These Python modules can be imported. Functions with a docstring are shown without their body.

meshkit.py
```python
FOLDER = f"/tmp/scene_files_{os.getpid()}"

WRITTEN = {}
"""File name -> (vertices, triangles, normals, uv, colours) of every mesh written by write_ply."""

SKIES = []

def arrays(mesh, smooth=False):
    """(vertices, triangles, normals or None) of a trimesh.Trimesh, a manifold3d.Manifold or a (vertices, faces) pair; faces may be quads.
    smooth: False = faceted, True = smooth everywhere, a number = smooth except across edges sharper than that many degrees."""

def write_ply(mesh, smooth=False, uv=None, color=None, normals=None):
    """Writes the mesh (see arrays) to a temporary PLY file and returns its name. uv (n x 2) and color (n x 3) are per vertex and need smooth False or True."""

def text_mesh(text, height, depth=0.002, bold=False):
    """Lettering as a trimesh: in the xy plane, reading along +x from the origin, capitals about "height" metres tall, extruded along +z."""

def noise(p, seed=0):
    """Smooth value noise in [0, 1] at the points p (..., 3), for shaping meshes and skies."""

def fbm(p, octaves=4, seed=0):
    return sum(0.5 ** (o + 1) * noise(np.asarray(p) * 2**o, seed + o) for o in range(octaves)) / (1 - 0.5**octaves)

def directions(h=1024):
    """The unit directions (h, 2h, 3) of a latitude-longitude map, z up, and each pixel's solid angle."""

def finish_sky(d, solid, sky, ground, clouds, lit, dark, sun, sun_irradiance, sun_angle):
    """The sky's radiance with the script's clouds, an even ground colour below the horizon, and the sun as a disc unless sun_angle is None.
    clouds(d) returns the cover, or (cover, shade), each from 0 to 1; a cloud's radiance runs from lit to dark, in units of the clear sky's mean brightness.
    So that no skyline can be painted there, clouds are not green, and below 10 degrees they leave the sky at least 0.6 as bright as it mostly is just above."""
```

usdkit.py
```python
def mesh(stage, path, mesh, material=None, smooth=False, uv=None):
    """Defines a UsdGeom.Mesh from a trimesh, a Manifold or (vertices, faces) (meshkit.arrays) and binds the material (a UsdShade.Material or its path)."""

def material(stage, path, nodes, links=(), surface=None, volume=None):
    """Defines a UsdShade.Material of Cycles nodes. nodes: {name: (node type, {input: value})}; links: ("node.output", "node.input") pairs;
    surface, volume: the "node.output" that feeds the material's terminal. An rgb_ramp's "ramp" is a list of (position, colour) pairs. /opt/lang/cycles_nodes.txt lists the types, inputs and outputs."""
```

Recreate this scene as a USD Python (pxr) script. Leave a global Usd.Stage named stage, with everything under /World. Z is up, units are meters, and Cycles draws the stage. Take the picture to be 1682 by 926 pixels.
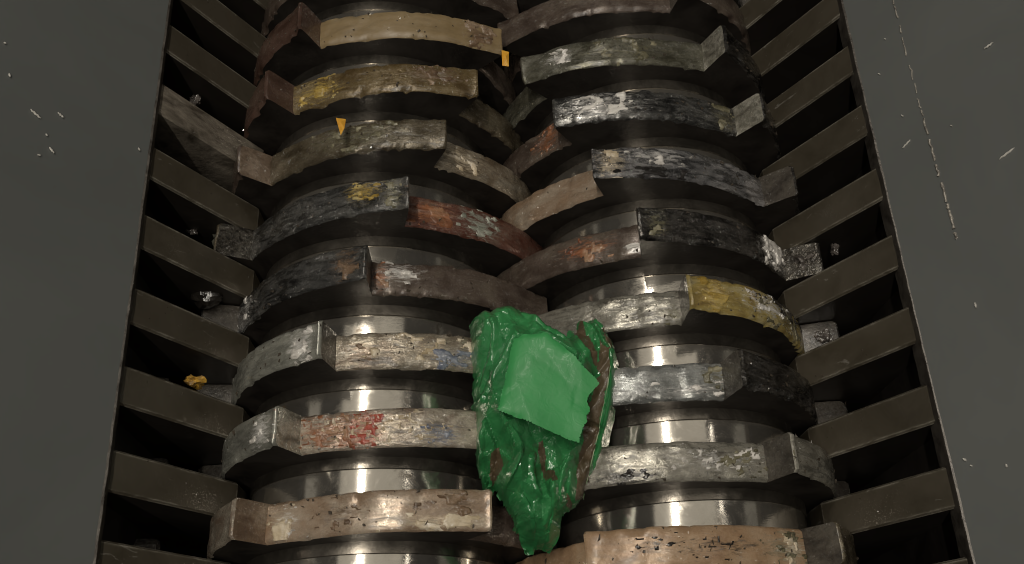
import math
import numpy as np
import trimesh
import shapely
from scipy.interpolate import LinearNDInterpolator
from scipy.spatial import Delaunay
import meshkit
import usdkit
from meshkit import noise, fbm
from pxr import Gf, Sdf, Usd, UsdGeom, UsdLux, UsdShade

stage = Usd.Stage.CreateInMemory()
UsdGeom.SetStageUpAxis(stage, UsdGeom.Tokens.z)
UsdGeom.SetStageMetersPerUnit(stage, 1.0)
UsdGeom.Xform.Define(stage, '/World')
LOOKS = '/World/Looks'
UsdGeom.Scope.Define(stage, LOOKS)

# ------------------------------------------------------------------ camera, lamps, exposure
EXPOSURE = 0.0
cam = UsdGeom.Camera.Define(stage, '/World/camera')
R = [(0.99862718, -0.04217305, 0.03106748), (0.02470228, 0.90217952, 0.43065288), (-0.04619039, -0.42929424, 0.90198276)]
C = (-0.0758, -0.2328, 1.34439)
cam.AddTransformOp().Set(Gf.Matrix4d(*R[0], 0, *R[1], 0, *R[2], 0, *C, 1))
cam.CreateHorizontalApertureAttr(36.0)
cam.CreateVerticalApertureAttr(36.0 * 926 / 1682)
cam.CreateFocalLengthAttr(36.0 * 1640.465 / 1682)
cam.CreateClippingRangeAttr(Gf.Vec2f(0.05, 100))
cam.CreateExposureAttr(EXPOSURE)
cam.CreateFStopAttr(0.0)


USED = {}


def numbered(parent, name):
    k = USED.get((parent, name), -1) + 1
    USED[(parent, name)] = k
    return name if k == 0 else f'{name}_{k:03d}'


def lamp(name, loc, w, h, radiance, colour, rot=(0, 0, 0)):
    l = UsdLux.RectLight.Define(stage, '/World/' + numbered('/World', name))
    l.AddTranslateOp().Set(loc)
    l.AddRotateXYZOp().Set(rot)
    l.CreateWidthAttr(w); l.CreateHeightAttr(h)
    l.CreateIntensityAttr(radiance); l.CreateColorAttr(Gf.Vec3f(*colour))
    return l


# the bright ceiling of the hall above the hopper mouth, and the tube lamp under it
lamp('ceiling_light', (-0.25, -0.4, 5.0), 5.2, 6.0, 0.46, (1.0, 0.93, 0.80))
lamp('tube_lamp', (-0.95, -0.1, 4.9), 0.07, 5.9, 135.0, (1.0, 0.93, 0.82))
lamp('tube_lamp', (2.75, -0.4, 4.9), 0.05, 4.6, 14.0, (1.0, 0.93, 0.82))
dome = UsdLux.DomeLight.Define(stage, '/World/hall_ambient')
_dm = usdkit.material(stage, LOOKS + '/hall_ambient', {'b': ('background_shader', {'color': (0.9, 0.92, 1.0), 'strength': 0.007})}, [], surface='b.background')
UsdShade.MaterialBindingAPI.Apply(dome.GetPrim()).Bind(_dm)

# ------------------------------------------------------------------ helpers
def tag(prim, label=None, category=None, group=None, kind=None):
    for k, v in (('label', label), ('category', category), ('group', group), ('kind', kind)):
        if v:
            prim.SetCustomDataByKey(k, v)
    return prim


def thing(name, label, category, loc=(0, 0, 0), group=None):
    x = UsdGeom.Xform.Define(stage, '/World/' + numbered('/World', name))
    x.AddTranslateOp().Set(loc)
    tag(x.GetPrim(), label, category, group)
    return str(x.GetPath())


def part(name, mesh, mat, parent='/World', smooth=False, label=None, uv=None):
    path = parent + '/' + numbered(parent, name)
    m = usdkit.mesh(stage, path, mesh, mat, smooth=smooth, uv=uv)
    if label:
        m.GetPrim().SetCustomDataByKey('label', label)
    return path


def grid_faces(n, m, closed=False):
    i, j = np.meshgrid(np.arange(n if closed else n - 1), np.arange(m - 1), indexing='ij')
    a = i * m + j; b = ((i + 1) % n) * m + j
    return np.stack([a, b, b + 1, a + 1], -1).reshape(-1, 4)


def quads(f):
    return np.vstack([f[:, [0, 1, 2]], f[:, [0, 2, 3]]])


def tri(v, f, fix=False):
    f = np.asarray(f)
    if f.shape[1] == 4:
        f = quads(f)
    return trimesh.Trimesh(np.asarray(v, float), f, process=False)


def tube(pts, r, n=7, closed_ends=True):
    pts = np.asarray(pts, float)
    t = np.gradient(pts, axis=0); t /= np.linalg.norm(t, axis=1)[:, None]
    ref = np.array([0.13, 0.21, 0.97])
    a = np.cross(t, ref); a /= np.linalg.norm(a, axis=1)[:, None]
    b = np.cross(t, a)
    r = np.broadcast_to(np.asarray(r, float), (len(pts),))
    th = np.arange(n) / n * 2 * np.pi
    v = pts[:, None] + r[:, None, None] * (np.cos(th)[None, :, None] * a[:, None] + np.sin(th)[None, :, None] * b[:, None])
    k = len(pts)
    f = []
    for i in range(k - 1):
        for j in range(n):
            f.append([i * n + j, i * n + (j + 1) % n, (i + 1) * n + (j + 1) % n, (i + 1) * n + j])
    v = np.vstack([v.reshape(-1, 3), pts[:1], pts[-1:]])
    tf = list(quads(np.array(f)))
    for j in range(n):
        tf.append([k * n, (j + 1) % n, j]); tf.append([k * n + 1, (k - 1) * n + j, (k - 1) * n + (j + 1) % n])
    return tri(v, tf)


# ------------------------------------------------------------------ materials
def rim_material(name, c1, c2, c3, metal=0.35, wet=0.4, rough=(0.16, 0.5), streak=0.6, bump=0.5, seed=0.0, scale=1.0, glit=0.25, blots=()):
    """Worn blade steel under dried dirt; coordinates run round the shaft so that smears follow the cut."""
    n = {
        'tc': ('texture_coordinate', {}), 's': ('separate_xyz', {}),
        'at': ('math', {'math_type': 'arctan2'}), 'arc': ('math', {'math_type': 'multiply', 'value2': 0.22}),
        'yy': ('math', {'math_type': 'multiply', 'value2': 1.0}),
        'cv': ('combine_xyz', {}), 'xx': ('math', {'math_type': 'multiply'}), 'zz': ('math', {'math_type': 'multiply'}),
        'x2': ('math', {'math_type': 'add'}), 'rr': ('math', {'math_type': 'sqrt'}), 'rs': ('math', {'math_type': 'add', 'value2': seed}),
        'mb': ('mapping', {'scale': (1, 1.5, 1)}), 'ms': ('mapping', {'scale': (0.8, 4.2, 4.2)}), 'mg': ('mapping', {'scale': (0.45, 1.6, 1)}),
        'nb': ('noise_texture', {'scale': 20.0 * scale, 'detail': 3.5, 'roughness': 0.55, 'distortion': 0.9}),
        'ns': ('noise_texture', {'scale': 24.0 * scale, 'detail': 4.5, 'roughness': 0.6, 'distortion': 1.3}),
        'nf': ('noise_texture', {'scale': 190.0, 'detail': 4, 'roughness': 0.65, 'distortion': 0.4}),
        'ng': ('noise_texture', {'scale': 120.0, 'detail': 3, 'roughness': 0.6, 'distortion': 1.2}),
        'r1': ('rgb_ramp', {'ramp': [(0.32, c1), (0.5, c2), (0.68, c3)]}),
        'r2': ('rgb_ramp', {'ramp': [(0.34, (0.22, 0.19, 0.16)), (0.5, (0.9, 0.88, 0.85)), (0.7, (1.15, 1.12, 1.08))]}),
        'mul': ('mix_color', {'blend_type': 'multiply', 'fac': streak}),
        'gl': ('map_range', {'from_min': 0.64, 'from_max': 0.74, 'to_min': 0.0, 'to_max': glit * 0.7, 'clamp': True}),  # sparse pale specks painted into the base colour as glints
        'mixg': ('mix_color', {'b': (0.72, 0.68, 0.6)}),
        'met': ('map_range', {'from_min': 0.38, 'from_max': 0.56, 'to_min': 0.0, 'to_max': min(0.9, metal * 1.7), 'clamp': True}),
        'rou': ('map_range', {'from_min': 0.35, 'from_max': 0.65, 'to_min': rough[0] * 0.9, 'to_max': rough[1] * 0.8, 'clamp': True}),
        'cw': ('map_range', {'from_min': 0.34, 'from_max': 0.5, 'to_min': 0.0, 'to_max': min(1.0, wet * 1.7), 'clamp': True}),
        'h1': ('math', {'math_type': 'multiply', 'value2': 0.55}), 'h': ('math', {'math_type': 'add'}),
        'bp': ('bump', {'strength': bump * 0.55, 'distance': 0.003}), 'mn': ('mapping', {'scale': (0.75, 1.6, 1.6)}), 'nc': ('noise_texture', {'scale': 62.0, 'detail': 3.0, 'roughness': 0.6, 'distortion': 1.6}), 'bc': ('bump', {'strength': 1.0, 'distance': 0.012}),
        'p': ('principled_bsdf', {'coat_roughness': 0.07, 'specular_ior_level': 0.5}),
    }
    L = [('tc.object', 's.vector'), ('s.x', 'at.value1'), ('s.z', 'at.value2'), ('at.value', 'arc.value1'), ('s.y', 'yy.value1'),
         ('s.x', 'xx.value1'), ('s.x', 'xx.value2'), ('s.z', 'zz.value1'), ('s.z', 'zz.value2'), ('xx.value', 'x2.value1'), ('zz.value', 'x2.value2'),
         ('x2.value', 'rr.value1'), ('rr.value', 'rs.value1'), ('rs.value', 'cv.z'),
         ('arc.value', 'cv.x'), ('yy.value', 'cv.y'),
         ('cv.vector', 'mb.vector'), ('cv.vector', 'ms.vector'), ('cv.vector', 'mg.vector'),
         ('mb.vector', 'nb.vector'), ('ms.vector', 'ns.vector'), ('cv.vector', 'nf.vector'), ('mg.vector', 'ng.vector'),
         ('nb.fac', 'r1.fac'), ('ns.fac', 'r2.fac'), ('r1.color', 'mul.a'), ('r2.color', 'mul.b'),
         ('ng.fac', 'gl.value'), ('gl.result', 'mixg.fac'), ('mul.result', 'mixg.a'), ('mixg.result', 'p.base_color'),
         ('ns.fac', 'met.value'), ('met.result', 'p.metallic'), ('nf.fac', 'rou.value'), ('rou.result', 'p.roughness'),
         ('nb.fac', 'cw.value'), ('cw.result', 'p.coat_weight'),
         ('nf.fac', 'h1.value1'), ('h1.value', 'h.value1'), ('ns.fac', 'h.value2'), ('h.value', 'bp.height'),
         ('bp.normal', 'p.normal'), ('mn.vector', 'nc.vector'), ('cv.vector', 'mn.vector'), ('nc.fac', 'bc.height'), ('bc.normal', 'p.coat_normal')]
    # stains: soft-edged patches at their own place on the rim
    last = 'mixg.result'
    L.remove(('mixg.result', 'p.base_color'))
    for q, (ca, ha, cy, hy, col, dens) in enumerate(blots):
        k = f'q{q}'
        dk = tuple(0.55 * c for c in col); lt = tuple(min(0.8, 0.75 * c + 0.14) for c in col)
        n.update({k + 'm': ('mapping', {'mapping_type': 'texture', 'location': (ca, cy, seed + 0.22), 'scale': (ha, hy, 1e6)}),
                  k + 'l': ('vector_math', {'math_type': 'length'}),
                  k + 'n': ('math', {'math_type': 'multiply_add', 'value2': 4.2, 'value3': -2.1 + dens}),
                  k + 's': ('math', {'math_type': 'subtract'}),
                  k + 'r': ('map_range', {'from_min': 0.05, 'from_max': -0.75, 'to_min': 0.0, 'to_max': 0.92, 'clamp': True}),
                  k + 'c': ('rgb_ramp', {'ramp': [(0.36, dk), (0.5, col), (0.66, lt)]}),
                  k + 'x': ('mix_color', {})})
        L += [('cv.vector', k + 'm.vector'), (k + 'm.vector', k + 'l.vector1'), ('nq.fac', k + 'n.value1'), (k + 'l.value', k + 's.value1'), (k + 'n.value', k + 's.value2'),
              (k + 's.value', k + 'r.value'), ('ns.fac', k + 'c.fac'), (k + 'r.result', k + 'x.fac'), (last, k + 'x.a'), (k + 'c.color', k + 'x.b')]
        last = k + 'x.result'
    L.append((last, 'p.base_color'))
    n['nq'] = ('noise_texture', {'scale': 62.0, 'detail': 6, 'roughness': 0.72, 'distortion': 0.9})
    L.append(('ms.vector', 'nq.vector'))
    return usdkit.material(stage, f'{LOOKS}/{name}', n, L, surface='p.BSDF')


def plain(name, c1, c2, rough=0.5, metal=0.0, scale=20, bump=0.2, dist=0.002, coat=0.0, spec=0.5, fine=160, rvar=0.1, stretch=(1, 1, 1)):
    n = {
        'tc': ('texture_coordinate', {}), 'm': ('mapping', {'scale': stretch}),
        'a': ('noise_texture', {'scale': scale, 'detail': 6, 'roughness': 0.62, 'distortion': 0.4}),
        'b': ('noise_texture', {'scale': fine, 'detail': 4, 'roughness': 0.6}),
        'r': ('rgb_ramp', {'ramp': [(0.33, c1), (0.67, c2)]}),
        'q': ('map_range', {'from_min': 0.3, 'from_max': 0.7, 'to_min': max(rough - rvar, 0.02), 'to_max': rough + rvar, 'clamp': True}),
        'bp': ('bump', {'strength': bump, 'distance': dist}),
        'p': ('principled_bsdf', {'metallic': metal, 'coat_weight': coat, 'coat_roughness': 0.08, 'specular_ior_level': spec}),
    }
    L = [('tc.object', 'm.vector'), ('m.vector', 'a.vector'), ('m.vector', 'b.vector'), ('a.fac', 'r.fac'), ('r.color', 'p.base_color'),
         ('a.fac', 'q.value'), ('q.result', 'p.roughness'), ('b.fac', 'bp.height'), ('bp.normal', 'p.normal'), ('bp.normal', 'p.coat_normal')]
    return usdkit.material(stage, f'{LOOKS}/{name}', n, L, surface='p.BSDF')


def spacer_material():
    n = {
        'tc': ('texture_coordinate', {}), 's': ('separate_xyz', {}), 'at': ('math', {'math_type': 'arctan2'}),
        'arc': ('math', {'math_type': 'multiply', 'value2': 0.02}), 'cv': ('combine_xyz', {}), 'cd': ('combine_xyz', {}),
        'arc2': ('math', {'math_type': 'multiply', 'value2': 0.15}),
        'nl': ('noise_texture', {'scale': 700.0, 'detail': 3, 'roughness': 0.6}),
        'nd': ('noise_texture', {'scale': 22.0, 'detail': 6, 'roughness': 0.7, 'distortion': 0.5}),
        'col': ('rgb_ramp', {'ramp': [(0.30, (0.20, 0.17, 0.135)), (0.42, (0.52, 0.485, 0.425)), (0.7, (0.66, 0.62, 0.55))]}),
        'rou': ('map_range', {'from_min': 0.30, 'from_max': 0.50, 'to_min': 0.30, 'to_max': 0.10, 'clamp': True}),
        'bp': ('bump', {'strength': 0.09, 'distance': 0.0005}),
        'p': ('principled_bsdf', {'metallic': 0.92}),
    }
    L = [('tc.object', 's.vector'), ('s.x', 'at.value1'), ('s.z', 'at.value2'), ('at.value', 'arc.value1'), ('at.value', 'arc2.value1'),
         ('arc.value', 'cv.x'), ('s.y', 'cv.y'), ('arc2.value', 'cd.x'), ('s.y', 'cd.y'), ('cv.vector', 'nl.vector'), ('cd.vector', 'nd.vector'),
         ('nd.fac', 'col.fac'), ('col.color', 'p.base_color'), ('nd.fac', 'rou.value'), ('rou.result', 'p.roughness'),
         ('nl.fac', 'bp.height'), ('bp.normal', 'p.normal')]
    return usdkit.material(stage, LOOKS + '/turned_steel', n, L, surface='p.BSDF')


M = {}
M['spacer'] = spacer_material()
M['collar'] = plain('collar_steel', (0.11, 0.10, 0.085), (0.26, 0.235, 0.20), rough=0.22, metal=0.9, scale=14, bump=0.08)
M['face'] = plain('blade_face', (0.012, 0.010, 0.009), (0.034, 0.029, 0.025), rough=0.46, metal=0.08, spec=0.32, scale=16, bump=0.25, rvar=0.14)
def worn_edges(name, c1, c2, edge, rough):
    n = {'tc': ('texture_coordinate', {}), 'g': ('geometry', {}), 'bv': ('bevel', {'radius': 0.004}), 'dt': ('vector_math', {'math_type': 'dot_product'}),
         'em': ('map_range', {'from_min': 0.995, 'from_max': 0.93, 'to_min': 0.0, 'to_max': 1.0, 'clamp': True}),
         'a': ('noise_texture', {'scale': 11.0, 'detail': 6, 'roughness': 0.65, 'distortion': 0.6}), 'b': ('noise_texture', {'scale': 130.0, 'detail': 4}),
         'm': ('mapping', {'scale': (0.5, 1.6, 0.5)}), 'k': ('noise_texture', {'scale': 48.0, 'detail': 5, 'roughness': 0.7, 'distortion': 0.8}),
         'kr': ('map_range', {'from_min': 0.42, 'from_max': 0.62, 'to_min': 0.05, 'to_max': 0.9, 'clamp': True}),
         'r': ('rgb_ramp', {'ramp': [(0.3, c1), (0.68, c2)]}), 'em2': ('math', {'math_type': 'multiply'}), 'x': ('mix_color', {'b': edge}),
         'sp': ('map_range', {'from_min': 0.64, 'from_max': 0.70, 'to_min': 0.0, 'to_max': 0.45, 'clamp': True}), 'x2': ('mix_color', {'b': (0.25, 0.235, 0.21)}),
         'q': ('map_range', {'from_min': 0.3, 'from_max': 0.7, 'to_min': rough - 0.12, 'to_max': rough + 0.1, 'clamp': True}),
         'bp': ('bump', {'strength': 0.15, 'distance': 0.0015}), 'p': ('principled_bsdf', {'metallic': 0.15}),
         'sn': ('separate_xyz', {}), 'ab': ('math', {'math_type': 'absolute'}), 'side_shade': ('map_range', {'from_min': 0.75, 'from_max': 0.95, 'to_min': 0.0, 'to_max': 0.86, 'clamp': True}), 'x3': ('mix_color', {'b': (0.016, 0.013, 0.011)})}  # dark side faces: grime, plus the shade of the gaps put into the colour
    L = [('tc.object', 'a.vector'), ('tc.object', 'b.vector'), ('tc.object', 'm.vector'), ('m.vector', 'k.vector'), ('bv.bevel', 'dt.vector1'), ('g.normal', 'dt.vector2'), ('dt.value', 'em.value'),
         ('k.fac', 'kr.value'), ('em.result', 'em2.value1'), ('kr.result', 'em2.value2'), ('a.fac', 'r.fac'), ('r.color', 'x.a'), ('em2.value', 'x.fac'), ('k.fac', 'sp.value'), ('sp.result', 'x2.fac'),
         ('x.result', 'x2.a'), ('g.true_normal', 'sn.vector'), ('sn.y', 'ab.value1'), ('ab.value', 'side_shade.value'), ('side_shade.result', 'x3.fac'), ('x2.result', 'x3.a'), ('x3.result', 'p.base_color'), ('a.fac', 'q.value'), ('q.result', 'p.roughness'), ('b.fac', 'bp.height'), ('bp.normal', 'p.normal')]
    return usdkit.material(stage, f'{LOOKS}/{name}', n, L, surface='p.BSDF')


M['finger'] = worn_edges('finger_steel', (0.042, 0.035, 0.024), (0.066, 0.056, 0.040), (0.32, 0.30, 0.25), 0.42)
M['finger_dirty'] = plain('finger_grimy', (0.06, 0.05, 0.038), (0.24, 0.21, 0.17), rough=0.3, metal=0.1, scale=26, bump=0.5, dist=0.003, coat=0.5, stretch=(1, 3, 1))
M['wall'] = plain('side_wall', (0.010, 0.008, 0.007), (0.028, 0.023, 0.019), rough=0.45, scale=14, bump=0.3)
M['plate'] = plain('painted_plate', (0.083, 0.088, 0.085), (0.097, 0.102, 0.098), rough=0.43, scale=3.0, bump=0.03, rvar=0.06, fine=300)
M['plate_edge'] = plain('plate_cut_edge', (0.035, 0.03, 0.026), (0.10, 0.09, 0.078), rough=0.34, metal=0.4, scale=40, bump=0.3)
M['bolt'] = plain('bolt_steel', (0.12, 0.11, 0.10), (0.45, 0.42, 0.38), rough=0.22, metal=0.6, coat=0.6, scale=60, bump=0.4)
M['scratch'] = plain('bare_scratch', (0.5, 0.48, 0.44), (0.85, 0.82, 0.76), rough=0.3, metal=0.3, scale=200, bump=0.2)
M['weld'] = plain('weld_bead', (0.12, 0.11, 0.10), (0.42, 0.39, 0.34), rough=0.3, metal=0.3, scale=120, bump=0.6)
M['floor'] = plain('pit_floor', (0.01, 0.009, 0.008), (0.03, 0.026, 0.022), rough=0.7, scale=6)
# rim coats
RIMS = {}


def RM(name, *a, **k):
    RIMS[name] = (a, k)
    return name


def rim_look(key, blade=None, blots=()):
    name = M[key]
    a, k = RIMS[name]
    full = name if blade is None else f'{name}_{blade}'
    if full not in MADE:
        MADE[full] = rim_material(full, *a, **k, blots=blots)
    return MADE[full]


MADE = {}
M['dark'] = RM('rim_dark', (0.017, 0.015, 0.014), (0.038, 0.035, 0.032), (0.075, 0.069, 0.063), 0.5, 0.6, (0.12, 0.42), 0.5, 0.45, 1.3)
M['darkgrey'] = RM('rim_dark_grey', (0.038, 0.038, 0.038), (0.071, 0.071, 0.069), (0.112, 0.111, 0.105), 0.5, 0.6, (0.12, 0.4), 0.6, 0.4, 2.1)
M['tan'] = RM('rim_tan', (0.204, 0.132, 0.081), (0.272, 0.200, 0.140), (0.357, 0.297, 0.230), 0.2, 0.5, (0.16, 0.45), 0.28, 0.35, 3.7, 0.7)
M['mixed'] = RM('rim_mixed', (0.162, 0.121, 0.091), (0.273, 0.238, 0.193), (0.425, 0.385, 0.314), 0.25, 0.6, (0.14, 0.45), 0.7, 0.8, 4.4, 1.3, 0.7)
M['greygreen'] = RM('rim_grey_green', (0.15, 0.15, 0.132), (0.22, 0.222, 0.195), (0.30, 0.30, 0.262), 0.3, 0.4, (0.2, 0.45), 0.4, 0.3, 5.2, 0.8, 0.3)
M['greybrown'] = RM('rim_grey_brown', (0.132, 0.101, 0.076), (0.263, 0.228, 0.177), (0.385, 0.354, 0.294), 0.3, 0.6, (0.14, 0.45), 0.75, 0.8, 6.6, 1.2, 0.7)
M['olive'] = RM('rim_olive', (0.046, 0.036, 0.022), (0.087, 0.071, 0.046), (0.128, 0.110, 0.076), 0.25, 0.5, (0.18, 0.5), 0.6, 0.5, 7.1)
M['gold'] = RM('rim_gold', (0.073, 0.048, 0.020), (0.129, 0.093, 0.042), (0.186, 0.144, 0.079), 0.2, 0.5, (0.18, 0.5), 0.6, 0.5, 8.3)
M['sand'] = RM('rim_sand', (0.116, 0.089, 0.060), (0.196, 0.165, 0.122), (0.266, 0.237, 0.190), 0.15, 0.5, (0.2, 0.5), 0.75, 0.9, 9.9, 1.3, 0.5)
M['beige'] = RM('rim_beige', (0.170, 0.122, 0.061), (0.203, 0.148, 0.077), (0.228, 0.175, 0.101), 0.0, 0.15, (0.4, 0.6), 0.25, 0.2, 10.4, 0.6, 0.0)
M['brown'] = RM('rim_brown', (0.052, 0.037, 0.029), (0.086, 0.065, 0.052), (0.121, 0.098, 0.077), 0.2, 0.4, (0.25, 0.5), 0.4, 0.3, 11.2)
M['redbrown'] = RM('rim_red_brown', (0.074, 0.026, 0.017), (0.113, 0.048, 0.034), (0.136, 0.096, 0.074), 0.15, 0.5, (0.2, 0.5), 0.6, 0.6, 12.8)
M['orange'] = RM('rim_orange', (0.238, 0.150, 0.087), (0.309, 0.206, 0.123), (0.348, 0.253, 0.166), 0.1, 0.4, (0.25, 0.5), 0.2, 0.35, 13.5, 0.8, 0.2)
M['palegrey'] = RM('rim_pale_grey', (0.153, 0.144, 0.122), (0.270, 0.261, 0.225), (0.360, 0.347, 0.306), 0.4, 0.5, (0.16, 0.45), 0.7, 0.5, 14.1, 1.0, 0.4)
M['bluegrey'] = RM('rim_blue_grey', (0.14, 0.145, 0.14), (0.22, 0.23, 0.225), (0.32, 0.325, 0.31), 0.4, 0.5, (0.16, 0.42), 0.5, 0.45, 15.7, 1.0, 0.4)
M['yellow'] = RM('rim_yellow', (0.154, 0.105, 0.037), (0.267, 0.207, 0.065), (0.340, 0.300, 0.178), 0.05, 0.5, (0.2, 0.5), 0.45, 0.6, 16.2, 1.2, 0.5)
M['silver'] = RM('rim_silver', (0.084, 0.084, 0.088), (0.184, 0.184, 0.191), (0.383, 0.374, 0.383), 0.6, 0.6, (0.12, 0.4), 0.7, 0.5, 17.9, 0.8, 0.7)
M['whitish'] = RM('rim_whitish', (0.13, 0.12, 0.11), (0.40, 0.385, 0.36), (0.62, 0.60, 0.56), 0.3, 0.5, (0.2, 0.5), 0.9, 0.6, 18.4, 1.2, 0.6)
M['mud'] = RM('rim_mud', (0.045, 0.025, 0.018), (0.085, 0.05, 0.038), (0.12, 0.08, 0.062), 0.1, 0.4, (0.25, 0.5), 0.3, 0.3, 33.3, 0.6, 0.1)
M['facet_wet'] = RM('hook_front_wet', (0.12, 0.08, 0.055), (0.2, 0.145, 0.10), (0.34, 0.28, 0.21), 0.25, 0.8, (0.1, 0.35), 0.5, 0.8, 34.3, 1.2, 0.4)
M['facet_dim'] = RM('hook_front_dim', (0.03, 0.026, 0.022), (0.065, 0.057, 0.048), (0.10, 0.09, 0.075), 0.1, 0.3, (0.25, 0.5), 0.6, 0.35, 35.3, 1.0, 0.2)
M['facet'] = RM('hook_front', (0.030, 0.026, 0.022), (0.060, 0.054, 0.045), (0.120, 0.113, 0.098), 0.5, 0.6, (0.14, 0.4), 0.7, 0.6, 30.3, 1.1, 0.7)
M['facet_tan'] = RM('hook_front_tan', (0.12, 0.085, 0.06), (0.20, 0.15, 0.11), (0.28, 0.22, 0.17), 0.3, 0.5, (0.2, 0.45), 0.4, 0.4, 31.3)
M['facet_pale'] = RM('hook_front_pale', (0.16, 0.15, 0.125), (0.34, 0.33, 0.28), (0.6, 0.58, 0.52), 0.4, 0.7, (0.12, 0.35), 0.7, 0.8, 32.3, 1.4, 0.7)
M['olivegrey'] = RM('rim_olive_grey', (0.064, 0.061, 0.043), (0.109, 0.106, 0.080), (0.160, 0.157, 0.128), 0.35, 0.5, (0.16, 0.45), 0.6, 0.45, 19.3)
# stuck residue
M['r_red'] = RM('smear_red', (0.20, 0.03, 0.02), (0.33, 0.06, 0.035), (0.38, 0.17, 0.12), 0.0, 0.6, (0.2, 0.5), 0.5, 0.8, 20.2)
M['r_rust'] = RM('smear_rust', (0.15, 0.05, 0.025), (0.25, 0.105, 0.05), (0.33, 0.22, 0.14), 0.0, 0.6, (0.2, 0.5), 0.5, 0.8, 21.2)
M['r_cream'] = RM('smear_cream', (0.34, 0.27, 0.17), (0.5, 0.42, 0.3), (0.66, 0.6, 0.5), 0.0, 0.7, (0.15, 0.4), 0.4, 0.9, 22.2)
M['r_white'] = RM('smear_white', (0.45, 0.43, 0.4), (0.62, 0.6, 0.57), (0.75, 0.73, 0.7), 0.0, 0.7, (0.15, 0.4), 0.5, 0.9, 23.2)
M['r_gold'] = RM('smear_gold', (0.24, 0.16, 0.03), (0.42, 0.3, 0.08), (0.5, 0.42, 0.2), 0.0, 0.7, (0.15, 0.4), 0.5, 0.9, 24.2)
M['r_black'] = RM('smear_black', (0.008, 0.007, 0.006), (0.015, 0.013, 0.012), (0.03, 0.027, 0.024), 0.0, 1.0, (0.08, 0.2), 0.2, 0.5, 25.2, glit=0.05)
M['r_blue'] = RM('smear_blue', (0.05, 0.06, 0.09), (0.12, 0.14, 0.19), (0.24, 0.26, 0.3), 0.0, 0.7, (0.15, 0.4), 0.5, 0.8, 26.2)
M['r_brown'] = RM('smear_brown', (0.08, 0.05, 0.03), (0.16, 0.105, 0.065), (0.26, 0.19, 0.13), 0.0, 0.7, (0.15, 0.45), 0.5, 0.9, 27.2)
M['r_olive'] = RM('smear_olive', (0.06, 0.055, 0.03), (0.13, 0.12, 0.075), (0.27, 0.25, 0.17), 0.0, 0.7, (0.15, 0.45), 0.5, 0.9, 28.2)
M['r_green'] = RM('smear_grey_green', (0.16, 0.17, 0.14), (0.27, 0.285, 0.24), (0.42, 0.43, 0.38), 0.1, 0.7, (0.12, 0.4), 0.5, 0.8, 29.2)

# ------------------------------------------------------------------ machine dimensions
D = 0.2015           # half the distance between the shafts
RT, RR = 0.2535, 0.2025   # hook tip and root radius
TB, PITCH = 0.0476, 0.1
RS = 0.165            # spacer radius
YR = 0.0518           # the right shaft's blades sit half a pitch nearer
STEP = math.radians(12.0)
HOOK = math.radians(72.0)
ZE, WL, WR = 0.255, 0.4735, 0.4655

floor = trimesh.creation.box(extents=(2.4, 2.4, 0.02)); floor.apply_translation((0, 0.35, -0.62))
tag(stage.GetPrimAtPath(part('floor', floor, M['floor'])), kind='structure')


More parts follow.
